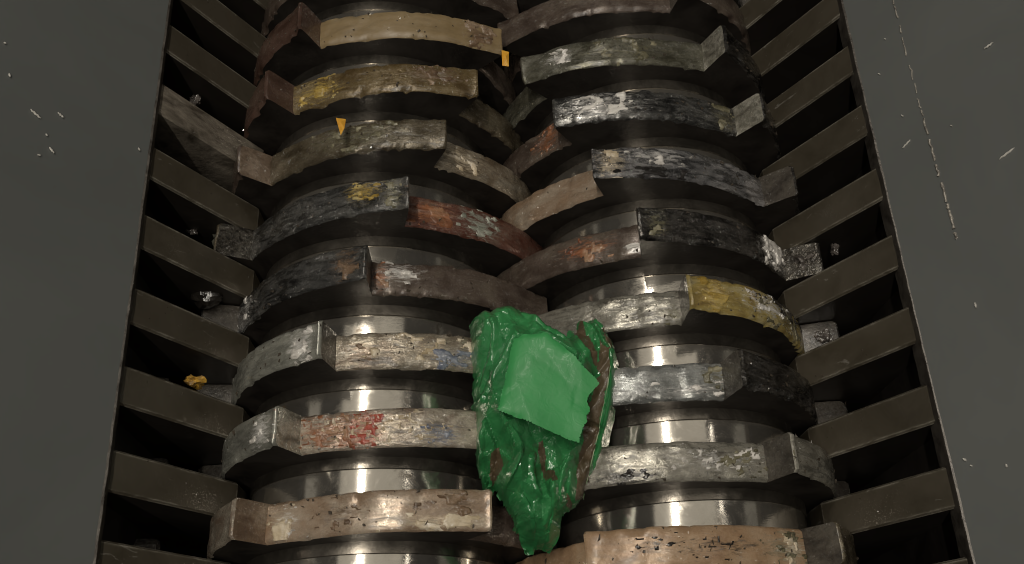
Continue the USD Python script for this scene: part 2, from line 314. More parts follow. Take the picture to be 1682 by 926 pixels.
# ------------------------------------------------------------------ hopper plates
def hopper_plate(side, W, label, lip):
    t = thing('hopper_plate', label, 'metal plate', (side * W, 0.35, ZE))
    ang = math.radians(46)
    L, T = 0.62, 0.012
    u = np.array([side * math.cos(ang), 0, math.sin(ang)]); n = np.array([-side * math.sin(ang), 0, math.cos(ang)])
    # sheet with a little unevenness, folded down to a lip at the opening
    s = np.concatenate([[0], np.linspace(0.004, L, 40)]); y = np.linspace(-0.75, 0.95, 90)
    S, Y = np.meshgrid(s, y, indexing='ij')
    d = 0.0018 * (fbm(np.stack([S * 6, Y * 5, np.full_like(S, side + 3.0)], -1), 3, 5) - 0.5)
    P = S[..., None] * u + d[..., None] * n; P[..., 1] = Y
    f = quads(grid_faces(len(s), len(y)))
    if side < 0:
        f = f[:, ::-1]
    top = P.reshape(-1, 3); bot = top - T * n
    k = len(top)
    m = trimesh.Trimesh(np.vstack([top, bot]), np.vstack([f, f[:, ::-1] + k]), process=False)
    part('sheet', m, M['plate'], t, smooth=30)
    # cut inner edge, worn bright, slightly ragged
    yy = np.linspace(-0.75, 0.95, 340)
    rag = 0.0016 * (fbm(np.stack([yy * 60, yy * 0, yy * 0 + side], -1), 3, 2) - 0.5)
    prof = [(0.0012, 0.0014), (-0.0012, 0.0006), (-0.002, -0.0015), (-0.001, -lip), (0.006, -lip - 0.002)]
    V = np.array([[(side * (px) + side * r * 0.6, y_, pz + r * 0.5) for (px, pz) in prof] for y_, r in zip(yy, rag)])
    fe = quads(grid_faces(len(yy), len(prof)))
    part('edge', tri(V.reshape(-1, 3), fe), M['plate_edge'], t, smooth=40)

    def sliver(a, s_, ln, w, tilt):
        c = u * s_ + np.array([0, a - 0.35, 0]) + n * 0.0016
        dv = math.cos(tilt) * np.array([0, 1, 0]) + math.sin(tilt) * u; e = np.cross(n, dv)
        q = np.linspace(-1, 1, 7); ww = w * (1 - q**2) ** 0.6 + 1e-5
        j = 0.25 * w * np.sin(q * 9 + a * 50)
        ring = []
        for qq, w2, jj in zip(q, ww, j):
            b = c + dv * qq * ln / 2 + e * jj
            ring.append([b - e * w2 / 2 - n * 0.0008, b - e * w2 * 0.3 + n * 0.0006, b + e * w2 * 0.3 + n * 0.0006, b + e * w2 / 2 - n * 0.0008])
        return tri(np.array(ring).reshape(-1, 3), grid_faces(7, 4))
    return t, sliver, u, n


tl, sl_l, ul, nl_ = hopper_plate(-1, WL, 'flat grey painted plate sloping up along the left of the rotors', 0.010)
tr, sl_r, ur, nr_ = hopper_plate(1, WR, 'flat grey painted plate with a bright weld line, right of the rotors', 0.026)
SCR_L = [(.4686, .1442, .0146, .0022, -2.03), (.4807, .116, .0089, .002, -2.03), (.4299, .119, .0085, .002, -2.26), (.505, .1804, .0046, .0018, -2.67),
         (.5446, .1927, .0028, .0016, -1.64), (.447, .1278, .0033, .0014, -2.29), (.4784, .0148, .0044, .0018, -2.42), (.4174, .132, .0042, .0014, -1.52)]
SCR_R = [(.5373, .1632, .0124, .002, 1.31), (.387, .1478, .0206, .0026, 1.23), (.4536, .0386, .014, .0018, 1.04), (.5706, .0266, .0044, .0016, 2.49), (.6182, .045, .0031, .0014, 2.4),
         (.4952, .0424, .0048, .0016, 2.61), (.4522, .0966, .0032, .0014, 2.58), (.046, .0164, .0048, .0024, 2.39), (.03, .0584, .0041, .002, 3.07), (.217, .0698, .0068, .002, -3.1), (.0379, .0219, .0029, .0015, 2.2)]
for a_ in SCR_L:
    part('scratch', sl_l(*a_), M['scratch'], tl, smooth=60)
for a_ in SCR_R:
    part('scratch', sl_r(*a_), M['scratch'], tr, smooth=60)
# broken weld line along the right plate
wr = np.random.default_rng(3)
yw = 0.305
while yw < 0.86:
    ln = wr.uniform(0.006, 0.032)
    q = np.linspace(yw, yw + ln, 6)
    fade = np.interp(yw, [0.30, 0.36, 0.46, 0.50, 0.56, 0.86], [1, 1, 0.8, 0.35, 0.5, 0.9])
    c_ = np.array([ur * (0.068 + 0.0016 * math.sin(9 * b) + wr.normal(0, 0.0006)) + np.array([0, b - 0.35, 0]) + nr_ * 0.0008 for b in q])
    part('weld_seam', tube(c_, (0.0011 + 0.0009 * wr.random(6)) * fade + 0.0002, 6), M['weld'], tr, smooth=60)
    yw += ln + wr.exponential(0.004 / fade)



# ------------------------------------------------------------------ side frames with scraper fingers and bolts
def rounded_extrude(poly, y0, y1, ch=0.0025):
    """The xz polygon as a plate from y0 to y1 with bevelled rims."""
    p = shapely.Polygon(poly).buffer(0)
    inner = p.buffer(-ch, join_style=2)
    o = np.array(shapely.geometry.polygon.orient(p).exterior.coords)[:-1]
    i = np.array(shapely.geometry.polygon.orient(inner).exterior.coords)[:-1]
    if len(o) != len(i):
        m = trimesh.creation.extrude_polygon(p, y1 - y0, engine='earcut')
        v = m.vertices[:, [0, 2, 1]].copy(); v[:, 1] += y0
        m = trimesh.Trimesh(v, m.faces[:, ::-1], process=False)
        return m
    k0 = np.argmin(np.linalg.norm(i - o[0], axis=1)); i = np.roll(i, -k0, axis=0)
    n = len(o)
    rings = [np.column_stack([i[:, 0], np.full(n, y0), i[:, 1]]), np.column_stack([o[:, 0], np.full(n, y0 + ch), o[:, 1]]),
             np.column_stack([o[:, 0], np.full(n, y1 - ch), o[:, 1]]), np.column_stack([i[:, 0], np.full(n, y1), i[:, 1]])]
    v = np.vstack(rings); f = []
    for r in range(3):
        for j in range(n):
            a = r * n + j; b = r * n + (j + 1) % n
            f += [[a, b, b + n], [a, b + n, a + n]]
    from trimesh.creation import triangulate_polygon
    tv, tf = triangulate_polygon(shapely.Polygon(i), engine='earcut')
    idx = np.array([np.argmin(np.linalg.norm(i - q, axis=1)) for q in tv])
    f += [list(x) for x in idx[tf]] + [list(x + 3 * n) for x in idx[tf][:, ::-1]]
    m = trimesh.Trimesh(v, f, process=False)
    m.fix_normals()
    return m


def finger_profile(side, W):
    # sloping upper edge from the plate down to a toe that hugs the spacer, and the body behind
    x = lambda a: side * a
    arc = [(D + 0.172 * math.cos(a), 0.172 * math.sin(a)) for a in np.radians(np.linspace(12, -42, 7))]
    pts = [(W + 0.002, ZE - 0.004), (0.3705, 0.082)] + arc + [(0.47, -0.22), (0.53, -0.22), (0.53, ZE - 0.03), (W + 0.012, ZE - 0.012)]
    return [(x(a), b) for a, b in pts]


def bolt_mesh(c, side, r=0.011, h=0.027):
    # hexagonal head with a domed top, axis along x
    prof = []
    ring = lambda rad, z, n=6, rot=0.3: [(rad * math.cos(rot + k * math.pi / 3), rad * math.sin(rot + k * math.pi / 3), z) for k in range(n)]
    import manifold3d
    pts = ring(r, 0) + ring(r, h * 0.7) + ring(r * 0.86, h) + [(0, 0, h * 1.06)]
    m = trimesh.convex.convex_hull(np.array(pts))
    v = np.array(m.vertices)
    v2 = np.column_stack([-side * v[:, 2], v[:, 0], v[:, 1]])
    mm = trimesh.Trimesh(v2 + c, m.faces); mm.fix_normals()
    return mm


def side_frame(side, W, y_first, th, bolts, label, dirty):
    t = thing('side_frame', label, 'machine frame', (side * (W + 0.02), 0.35, 0.0))
    off = -np.array([side * (W + 0.02), 0.35, 0.0])
    wall = trimesh.creation.box(extents=(0.02, 1.5, 0.82))
    wall = wall.subdivide().subdivide().subdivide()
    wall.apply_translation((side * (W + 0.032), 0.2, ZE - 0.03 - 0.41))
    wall.apply_translation(off)
    part('side_wall', wall, M['wall'], t)
    rng = np.random.default_rng(7 + side)
    for k in range(-1, 10):
        y0 = y_first + k * PITCH
        m = rounded_extrude(finger_profile(side, W), y0, y0 + th)
        m.apply_translation(off + np.array([0, rng.uniform(-0.0008, 0.0008), 0]))
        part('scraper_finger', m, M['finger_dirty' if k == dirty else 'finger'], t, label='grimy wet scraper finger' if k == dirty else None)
    for (y, z, r) in bolts:
        part('bolt', bolt_mesh(np.array([side * (W + 0.022), y, z]) + off, side, r), M['bolt'], t, smooth=25)


side_frame(-1, WL, 0.0487, 0.0478, [(0.022, 0.06, 0.012), (0.125, 0.06, 0.012), (0.225, 0.09, 0.012), (0.325, 0.06, 0.012), (0.43, 0.06, 0.012), (0.525, 0.05, 0.012), (0.625, 0.05, 0.013), (0.725, 0.045, 0.012), (0.82, 0.03, 0.012)],
           'left side frame with a row of sloping scraper fingers and bolts', 5)
side_frame(1, WR, -0.0032, 0.0478, [(0.07, -0.02, 0.012), (0.17, 0.03, 0.012), (0.27, 0.03, 0.012), (0.37, 0.05, 0.012), (0.47, 0.05, 0.012), (0.57, 0.06, 0.012), (0.67, 0.03, 0.012), (0.77, 0.03, 0.012)],
           'right side frame with a row of sloping scraper fingers and bolts', None)


# ------------------------------------------------------------------ the two cutter shafts
def r_of(d):
    """Blade radius at the angle d (0 to HOOK) behind a hook tip."""
    t = d / HOOK
    r = RT - (RT - RR) * np.clip(t / 0.78, 0, 1) ** 0.66
    return np.where(t > 0.78, RR + 0.0005, r)


YCOL = np.array([0.0, 0.0034, 0.010, 0.0185, 0.027, 0.0355, TB - 0.0034, TB])
YDROP = np.array([-0.0042, 0, 0, 0, 0, 0, 0, -0.0042])


def local(side, phi, r, y):
    return np.stack([r * np.sin(phi), y + np.zeros_like(phi + r), r * np.cos(phi)], -1)


def wear(side, k, phi, y):
    """Radial unevenness of the worn rim, in metres (inwards negative)."""
    q = np.stack([phi * 9, y * 60, phi * 0 + 10 * k + side], -1)
    w = -0.0042 * fbm(q, 3, 3) - 0.003 * (fbm(np.stack([phi * 3.1, y * 14, phi * 0 + 10 * k + side + 4], -1), 2, 6) - 0.5)
    edge = np.clip(1 - np.minimum(y, TB - y) / 0.007, 0, 1)
    chips = np.clip(noise(np.stack([phi * 26, (y > TB / 2) * 7.0, phi * 0 + k * 3.3 + side], -1), 9) - 0.58, 0, 1) * 0.018
    return w - chips * edge


def segment(side, k, tip):
    """One hook of a blade: front facet, tip and the rim that falls away behind it. side -1: it trails towards -phi."""
    d = np.concatenate([[0.0], np.radians(np.array([0.35, 1.0, 2.0])), np.radians(np.arange(3.5, 71.0, 1.35)), [HOOK - 0.012]])
    r = r_of(d)
    front = np.linspace(RR, RT - 0.003, 5)
    dd = np.concatenate([np.array([-0.012, -0.009, -0.006, -0.004, -0.002]), d]); rr = np.concatenate([front, r])
    rr[4] = RT - 0.009; rr[5] = RT - 0.0038; rr[6] = RT - 0.0018; rr[7] = RT - 0.0016
    phi = tip + (1 if side > 0 else -1) * dd
    Ph, Y = np.meshgrid(phi, YCOL, indexing='ij')
    rad = rr[:, None] + YDROP[None] * 0.9 + wear(side, k, Ph, Y)
    return Ph, Y, rad


def pieces(mesh, least, most):
    """The separate patches of a mesh, largest first."""
    if mesh is None:
        return []
    out = [m for m in mesh.split(only_watertight=False) if m.area > least]
    return sorted(out, key=lambda m: -m.area)[:most]


def make_shaft(side, rows, label):
    t = thing('cutter_shaft', label, 'cutter shaft', (side * D, 0.0, 0.0))
    core = tube(np.array([(0, y, 0) for y in np.linspace(-0.3, 1.15, 4)]), 0.09, 24)
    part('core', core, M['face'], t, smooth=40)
    for k, mats in rows:
        y0 = (k - 1) * PITCH - (YR if side > 0 else 0)
        ph0 = 0.021 + STEP * (k - 4) if side < 0 else -(0.237 + STEP * (k - 5))
        blots = [((res[1] + res[2]) / 2 * math.pi / 180 * 0.22, (res[2] - res[1]) / 2 * math.pi / 180 * 0.22, y0 + (res[3] + res[4]) / 2 * TB, (res[4] - res[3]) / 2 * TB,
                  RIMS[M[res[0]]][0][1], (0.62 - res[6]) * 3.2 + 0.25) for res in mats.get('res', ())]
        segs = [segment(side, k, ph0 + j * HOOK) for j in range(-2, 3)]
        # body: both faces of the disc, following the worn outline of all hooks
        order = segs if side > 0 else segs
        P = np.concatenate([s[0] for s in segs]); A = np.concatenate([s[2] for s in segs])
        o = np.argsort(P[:, 0]); P, A = P[o], A[o]
        n = len(P); V, F = [], []
        for col, yy, flip in ((0, y0, False), (7, y0 + TB, True)):
            rings = [A[:, col], (A[:, col] * 2 + 0.14) / 3, (A[:, col] + 0.28) / 3, np.full(n, 0.12)]
            v = np.stack([local(side, P[:, col], q, yy) for q in rings], 1).reshape(-1, 3)
            f = quads(grid_faces(n, 4, closed=True))
            F.append((f if flip else f[:, ::-1]) + sum(len(x) for x in V)); V.append(v)
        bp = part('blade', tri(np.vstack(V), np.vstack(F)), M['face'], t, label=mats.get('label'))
        for j, (Ph, Y, rad) in zip(range(-2, 3), segs):
            v = local(side, Ph, rad, Y + y0).reshape(-1, 3)
            f = grid_faces(*Ph.shape)
            f = f if side > 0 else f[:, ::-1]
            nc_ = (len(YCOL) - 1) * 5
            fm = tri(v, f[:nc_]); fm.remove_unreferenced_vertices()
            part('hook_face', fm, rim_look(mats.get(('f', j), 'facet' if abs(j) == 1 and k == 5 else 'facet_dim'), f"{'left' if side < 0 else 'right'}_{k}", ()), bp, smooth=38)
            m = tri(v, f[nc_:]); m.remove_unreferenced_vertices()
            part('hook', m, rim_look(mats.get(j, mats['d']), f"{'left' if side < 0 else 'right'}_{k}", blots), bp, smooth=38)
        for res in mats.get('res', ()):
            mesh = residue(side, k, y0, ph0, *res[1:])
            for piece in pieces(mesh, 2.5e-5, 8):
                part('residue', piece, rim_look(res[0]), bp, smooth=50)
    for k in range(rows[0][0], rows[-1][0]):
        y0 = (k - 1) * PITCH + TB - (YR if side > 0 else 0); y1 = y0 + PITCH - TB
        th = np.linspace(0, 2 * np.pi, 121)[:-1]
        prof = [(y0 - 0.001, 0.11), (y0 - 0.001, RS), (y0 + 0.006, RS), (y1 - 0.0135, RS), (y1 + 0.001, RS), (y1 + 0.001, 0.11)]
        v = np.array([[(r * math.sin(a), y, r * math.cos(a)) for (y, r) in prof] for a in th]).reshape(-1, 3)
        sp = part('spacer', tri(v, grid_faces(120, len(prof), True)), M['spacer'], t, smooth=30)
        yc = y1 - 0.0145
        prof = [(yc, 0.15), (yc, RS + 0.0012), (yc + 0.0008, RS + 0.002), (y1 + 0.001, RS + 0.002)]
        v = np.array([[(r * math.sin(a), y, r * math.cos(a)) for (y, r) in prof] for a in th]).reshape(-1, 3)
        part('collar', tri(v, grid_faces(120, len(prof), True)), M['collar'], sp, smooth=30)
    return t


def residue(side, k, y0, ph0, a0, a1, f0, f1, h, thr, seed, freq=1.0):
    """Dirt or torn plastic stuck to a rim between the angles a0 and a1 (degrees) and the fractions f0, f1 of its width."""
    na = max(int((a1 - a0) * 2.2), 8); ny = 18
    phi = np.radians(np.linspace(a0, a1, na)); y = np.linspace(f0, f1, ny) * TB
    Ph, Y = np.meshgrid(phi, y, indexing='ij')
    d = np.mod((Ph - ph0) if side > 0 else (ph0 - Ph), HOOK)
    base = r_of(d) + wear(side, k, Ph, np.clip(Y, 0, TB)) + np.interp(np.clip(Y, 0, TB), YCOL, YDROP) * 0.9
    q = np.stack([Ph * 0.22 * 70 * freq, Y * 130 * freq, Ph * 0 + seed * 7.7], -1)
    mask = (fbm(q, 4, int(seed)) - 0.5) * 1.9 + 0.5 - thr - 0.2
    ea = np.abs(np.linspace(-1, 1, na))[:, None]; eb = np.abs(np.linspace(-1, 1, ny))[None]
    mask = mask + 0.10 - 0.34 * ea ** 2.5 - 0.16 * eb ** 4
    lump = fbm(np.stack([Ph * 60, Y * 260, Ph * 0 + seed], -1), 3, int(seed) + 4)
    hh = np.where(mask > 0, h * np.clip(mask * 9, 0, 1) * (0.2 + 0.6 * lump) + 0.0004, -0.0022)
    v = local(side, Ph, base + hh, Y + y0).reshape(-1, 3)
    f = grid_faces(na, ny)
    keep = (mask.reshape(-1)[f] > 0).any(1)
    f = f[keep]
    if len(f) < 4:
        return None
    m = tri(v, f if side > 0 else f[:, ::-1]); m.remove_unreferenced_vertices()
    return m


left_rows = [
    (0, {'d': 'brown'}),
    (1, {'d': 'tan', 0: 'mixed', 2: 'brown', ('f', 0): 'facet_wet',   'label': 'blade with a broad tan-coated rim',
         'res': [('r_cream', -34, -22, 0.05, 0.95, 0.003, 0.5, 3), ('r_brown', 22, 35, 0.3, 0.98, 0.004, 0.42, 4), ('r_cream', 0, 40, 0.0, 0.42, 0.0008, 0.47, 7), ('r_white', -32, -20, 0.05, 0.9, 0.002, 0.55, 8, 1.8), ('r_brown', -20, 5, 0.1, 0.9, 0.0015, 0.52, 5), ('r_brown', 14, 24, 0.45, 0.7, 0.001, 0.46, 6, 1.6)]}),  # the long cream strip on the near edge is painted for wet glints
    (2, {'d': 'mixed', 0: 'greygreen', 1: 'mixed', ('f', 0): 'facet_pale',  'label': 'blade with a grey rim smeared red and rust',
         'res': [('r_rust', -24, 4, 0.0, 1.0, 0.0015, 0.40, 8, 2.0), ('r_red', -6, 8, 0.0, 1.0, 0.0015, 0.40, 9, 2.0), ('r_cream', -20, 30, 0.0, 1.0, 0.002, 0.54, 10, 2.2), ('r_white', -36, -25, 0.0, 1.0, 0.004, 0.46, 11), ('r_blue', 16, 32, 0.0, 0.7, 0.003, 0.46, 12)]}),
    (3, {'d': 'greybrown', 0: 'greygreen', -1: 'brown',  'label': 'blade with a grey-green rim left and a flaky brown one right',
         'res': [('r_cream', -9, 8, 0.3, 0.98, 0.0035, 0.48, 14), ('r_white', -24, -13, 0.0, 1.0, 0.004, 0.44, 15), ('r_blue', 20, 40, 0.0, 0.7, 0.003, 0.45, 16), ('r_cream', 6, 40, 0.0, 1.0, 0.002, 0.54, 17), ('r_brown', -10, 6, 0.2, 0.8, 0.002, 0.45, 18)]}),
    (4, {'d': 'darkgrey', 1: 'brown', 'label': 'blade with a glossy dark grey rim',
         'res': [('r_brown', -10, -1, 0.05, 0.98, 0.002, 0.4, 20), ('r_white', 4, 22, 0.3, 1.0, 0.003, 0.47, 21), ('r_white', -70, -45, 0.2, 1.0, 0.002, 0.52, 22), ('r_rust', 1, 9, 0.0, 1.0, 0.002, 0.46, 23)]}),
    (5, {'d': 'darkgrey', 1: 'redbrown', -1: 'olive', 'label': 'blade with a dark grey rim left and a red-brown one right',
         'res': [('r_gold', -8, 6, 0.35, 1.0, 0.004, 0.44, 25), ('r_rust', 13, 34, 0.05, 0.95, 0.002, 0.42, 26), ('r_green', 34, 56, 0.0, 1.0, 0.001, 0.46, 27), ('r_olive', 5, 12, 0.0, 1.0, 0.001, 0.42, 28), ('r_olive', -75, -62, 0, 1, 0.006, 0.35, 29)]}),
    (6, {'d': 'olive', 1: 'sand', -1: 'brown', ('f', -1): 'facet_tan', 'label': 'blade with an olive rim and a sandy hook on its right',
         'res': [('r_cream', 25, 50, 0.0, 1.0, 0.003, 0.47, 31), ('r_olive', -30, 20, 0.0, 1.0, 0.002, 0.5, 32)]}),
    (7, {'d': 'gold', 1: 'olive', -1: 'mud', ('f', -1): 'mud',  'label': 'blade with a brown and gold streaked rim',
         'res': [('r_gold', -34, -10, 0.0, 1.0, 0.003, 0.48, 34), ('r_brown', 10, 35, 0.2, 1.0, 0.003, 0.48, 35)]}),
    (8, {'d': 'beige', 1: 'brown', -1: 'mud', ('f', -1): 'mud',  'label': 'blade with a smooth beige coated rim', 'res': [('r_brown', 34, 47, 0.0, 1.0, 0.003, 0.45, 37)]}),
    (9, {'d': 'brown'}), (10, {'d': 'dark'}),
]
right_rows = [
    (1, {'d': 'orange', 0: 'olive', 'label': 'blade with an orange-tan rim flecked with black',
         'res': [('r_olive', 14, 38, 0.0, 1.0, 0.005, 0.46, 41), ('r_black', -30, 30, 0.0, 1.0, 0.0015, 0.60, 42, 2.4), ('r_black', -26, -10, 0.35, 0.75, 0.0015, 0.56, 43, 2.2), ('r_cream', 20, 36, 0, 1, 0.004, 0.52, 44)]}),
    (2, {'d': 'palegrey', 'label': 'blade with a pale grey rim and a black wet patch',
         'res': [('r_black', -36, -16, 0.0, 0.36, 0.0015, 0.38, 46, 1.5), ('r_olive', 0, 24, 0.0, 0.8, 0.002, 0.5, 47), ('r_white', -20, 30, 0.1, 0.9, 0.002, 0.56, 48)]}),
    (3, {'d': 'bluegrey', 1: 'dark', 0: 'dark', 'label': 'blade with a blue-grey rim',
         'res': [('r_olive', 2, 12, 0.1, 0.95, 0.003, 0.46, 50), ('r_white', -20, 20, 0.0, 0.5, 0.002, 0.54, 51)]}),
    (4, {'d': 'palegrey', 0: 'yellow', 1: 'dark',  'label': 'blade with a bright yellow smeared rim on its right',
         'res': [('r_gold', 1, 12, 0.0, 1.0, 0.003, 0.4, 53), ('r_olive', 18, 66, 0.0, 1.0, 0.0012, 0.5, 56), ('r_black', 24, 70, 0.55, 1.05, 0.001, 0.44, 57), ('r_white', 10, 50, 0.2, 1.0, 0.003, 0.54, 54), ('r_olive', -10, 0, 0.0, 0.6, 0.002, 0.5, 55)]}),
    (5, {'d': 'dark', -1: 'brown', 1: 'dark', 'label': 'blade with a dark glossy rim',
         'res': [('r_white', 36, 56, 0.0, 1.0, 0.004, 0.46, 57), ('r_olive', -11, -4, 0.1, 1.0, 0.003, 0.4, 58), ('r_rust', -46, -22, 0.1, 0.9, 0.002, 0.48, 59), ('r_white', -20, -13, 0.1, 0.4, 0.002, 0.4, 60)]}),
    (6, {'d': 'silver', -1: 'tan', 1: 'dark', ('f', 0): 'facet_pale',  'label': 'blade with a scuffed silver rim and a tan hook on its left',
         'res': [('r_cream', -24.5, -16, 0.0, 1.0, 0.002, 0.36, 62), ('r_white', -16, 6, 0.4, 1.0, 0.002, 0.44, 63), ('r_black', -20, 10, 0.0, 0.35, 0.001, 0.46, 64)]}),
    (7, {'d': 'darkgrey', -1: 'brown', 1: 'dark', ('f', 1): 'facet_pale',  'label': 'blade with white scrapes on a dark rim',
         'res': [('r_white', -36, -6, 0.15, 0.95, 0.002, 0.42, 66), ('r_olive', 22, 34, 0, 1, 0.003, 0.42, 67), ('r_rust', -60, -40, 0.0, 1.0, 0.003, 0.45, 68)]}),
    (8, {'d': 'olivegrey', 1: 'dark', ('f', 1): 'facet_pale',  'label': 'blade with an olive-grey rim', 'res': [('r_white', -42, -30, 0.3, 0.8, 0.004, 0.46, 70), ('r_olive', -28, 10, 0, 1, 0.002, 0.5, 71)]}),
    (9, {'d': 'brown'}), (10, {'d': 'dark'}), (11, {'d': 'dark'}),
]
make_shaft(-1, left_rows, 'left cutter shaft stacked with hooked blades and bright steel spacers')
make_shaft(1, right_rows, 'right cutter shaft, its blades rimmed orange, blue-grey, yellow and silver')


# ------------------------------------------------------------------ crumpled green sheet in the nip
OUT= [(-72, 265, 200), (-54, 277, 215), (-16, 277, 225), (9, 261, 232), (28, 239, 232), (52, 230, 222), (65, 257, 222), (86, 266, 212), (102, 250, 205), (114, 219, 200), (108, 165, 195), (96, 121, 190), (84, 74, 185), (68, 55, 190), (46, 28, 195), (30, 21, 195), (27, 3, 185), (16, -14, 175), (-2, -9, 172), (-27, 10, 180), (-33, 31, 188), (-51, 55, 195), (-66, 75, 195), (-72, 110, 195), (-71, 162, 200), (-71, 215, 205)]
INN= [(-51, 243, 232), (-13, 243, 232), (-31, 220, 236), (-21, 217, 247), (-63, 151, 226), (-26, 194, 243), (-55, 193, 208), (-45, 159, 228), (-30, 164, 244), (-41, 132, 243), (0, 223, 248), (24, 222, 249), (44, 202, 251), (-55, 129, 228), (-63, 98, 234), (-60, 67, 222), (-34, 55, 226), (-21, 78, 238), (-29, 110, 235), (-44, 99, 192), (-48, 74, 186), (-6, 91, 215), (7, 99, 203), (12, 65, 196), (34, 39, 198), (-16, 50, 222), (21, 63, 228), (36, 76, 224), (15, 31, 212), (91, 223, 203), (79, 180, 200), (63, 128, 197), (50, 68, 198), (47, 43, 196), (100, 211, 210), (93, 171, 212), (76, 116, 208), (62, 66, 206), (58, 45, 204), (-23, 25, 198), (4, 12, 206), (-9, 2, 186), (69, 236, 206), (73, 207, 222), (84, 234, 216), (60, 185, 246), (18, 177, 236), (-10, 155, 236), (31, 123, 215), (5, 202, 242)]
PANEL= [(-22, 213, 252), (-11, 217, 256), (19, 217, 258), (39, 196, 263), (59, 172, 266), (76, 154, 264), (70, 147, 263), (62, 140, 262), (60, 132, 262), (63, 123, 261), (58, 116, 258), (59, 109, 256), (53, 100, 254), (47, 83, 250), (25, 93, 252), (3, 104, 254), (-21, 117, 254), (-43, 127, 252), (-35, 156, 252), (-28, 186, 252)]
BROWN= [[(91, 242), (103, 229), (95, 178), (70, 88), (57, 41), (44, 35), (50, 74), (62, 125), (80, 178)], [(58, 239), (68, 259), (71, 239), (85, 194), (74, 194), (62, 219)], [(-52, 90), (-41, 99), (-37, 71), (-49, 56), (-55, 67)], [(5, 101), (10, 103), (13, 68), (28, 46), (45, 28), (33, 29), (13, 49), (4, 78)]]
EDGES= [[(-69, 95, 234), (-64, 72, 224), (-51, 55, 200), (-35, 53, 226), (-22, 74, 240), (-28, 104, 238), (-37, 118, 236)], [(-71, 156, 206), (-60, 146, 230), (-48, 154, 232), (-29, 170, 238), (-24, 209, 242)], [(61, 252, 226), (56, 232, 222), (73, 194, 226), (85, 176, 222)], [(98, 223, 212), (97, 189, 216), (82, 129, 214), (65, 72, 210), (58, 40, 206)], [(40, 28, 200), (58, 34, 206), (74, 62, 196), (80, 74, 190)], [(44, 38, 202), (49, 74, 204), (55, 97, 206)], [(-17, 16, 205), (-3, 21, 212), (10, 7, 208), (24, 6, 194)], [(84, 261, 215), (87, 237, 218), (77, 214, 224)]]
PLEATS= [([(-64, 143), (-49, 168), (-29, 200), (-18, 223)], 8, 9), ([(-54, 126), (-63, 101), (-59, 68), (-49, 51)], 6, 9), ([(-30, 113), (-19, 83), (-30, 58), (-44, 45)], 6, 10), ([(98, 216), (100, 169), (85, 110), (65, 53)], 7, 9), ([(56, 250), (58, 221), (70, 197), (85, 181)], 6, 9), ([(80, 254), (89, 232), (98, 216)], 5, 8), ([(-29, 42), (-13, 20), (-7, -16)], 9, 9), ([(12, 55), (21, 25), (11, -14)], 8, 9), ([(0, 89), (-7, 62), (5, 31)], 7, 9), ([(-51, 249), (-41, 232), (-48, 197), (-61, 167)], 8, 9), ([(-13, 269), (15, 239), (43, 218)], 8, 8), ([(41, 79), (29, 47), (34, 25)], 6, 9)]

def green_material(name, c1, c2, rough, coat, bump=0.35, spec=0.5):
    n = {
        'tc': ('texture_coordinate', {}),
        'a': ('noise_texture', {'scale': 14.0, 'detail': 4, 'roughness': 0.6, 'distortion': 0.5}),
        'b': ('noise_texture', {'scale': 60.0, 'detail': 3, 'roughness': 0.55, 'distortion': 0.9}),
        'r': ('rgb_ramp', {'ramp': [(0.3, c1), (0.7, c2)]}),
        'bp': ('bump', {'strength': bump, 'distance': 0.004}),
        'p': ('principled_bsdf', {'roughness': rough, 'coat_weight': coat, 'coat_roughness': 0.1, 'specular_ior_level': spec}),
    }
    L = [('tc.object', 'a.vector'), ('tc.object', 'b.vector'), ('a.fac', 'r.fac'), ('r.color', 'p.base_color'), ('b.fac', 'bp.height'), ('bp.normal', 'p.normal'), ('bp.normal', 'p.coat_normal')]
    return usdkit.material(stage, f'{LOOKS}/{name}', n, L, surface='p.BSDF')


M['green'] = green_material('green_film', (0.022, 0.14, 0.045), (0.038, 0.22, 0.070), 0.3, 0.7, 0.5)
M['green_panel'] = green_material('green_panel', (0.036, 0.225, 0.068), (0.046, 0.275, 0.084), 0.46, 0.04, 0.2, 0.28)
M['lining'] = plain('brown_lining', (0.05, 0.037, 0.02), (0.11, 0.08, 0.046), rough=0.42, scale=30, bump=0.5, dist=0.003, coat=0.3)
M['torn'] = plain('torn_edge', (0.10, 0.26, 0.11), (0.48, 0.52, 0.36), rough=0.28, scale=60, bump=0.4, coat=0.6)

gt = thing('crumpled_sheet', 'crumpled glossy green sheet with brown folds caught between the two shafts', 'plastic sheet', (0.015, 0.13, 0.17))
goff = -np.array([0.015, 0.13, 0.17])


def inside(poly, xy):
    return shapely.contains_xy(shapely.Polygon(poly), xy[:, 0], xy[:, 1])


ctrl = np.array(OUT + INN, float) / 1000
outl = shapely.Polygon(np.array(OUT)[:, :2] / 1000)
step = 0.0017
gx, gy = np.meshgrid(np.arange(-0.08, 0.125, step), np.arange(-0.025, 0.29, step), indexing='ij')


def ragged(ring, amp, freq, seed, closed=True):
    """The outline with finely torn edges."""
    q = shapely.LinearRing(ring) if closed else shapely.LineString(ring)
    t = np.linspace(0, q.length, int(q.length / 0.0012))
    p = np.array([q.interpolate(a).coords[0] for a in t])
    w = np.stack([fbm(np.column_stack([t * freq, t * 0, t * 0 + k]), 3, seed) - 0.5 for k in (0, 5)], 1) * amp * 2
    return p + w


def snap(gx, gy, rings, reach):
    for r in rings:
        line = shapely.LinearRing(r)
        pts = shapely.points(gx, gy)
        d = shapely.distance(pts, line)
        sel = d < reach
        near = shapely.line_interpolate_point(line, shapely.line_locate_point(line, pts[sel]))
        gx[sel] = shapely.get_x(near); gy[sel] = shapely.get_y(near)


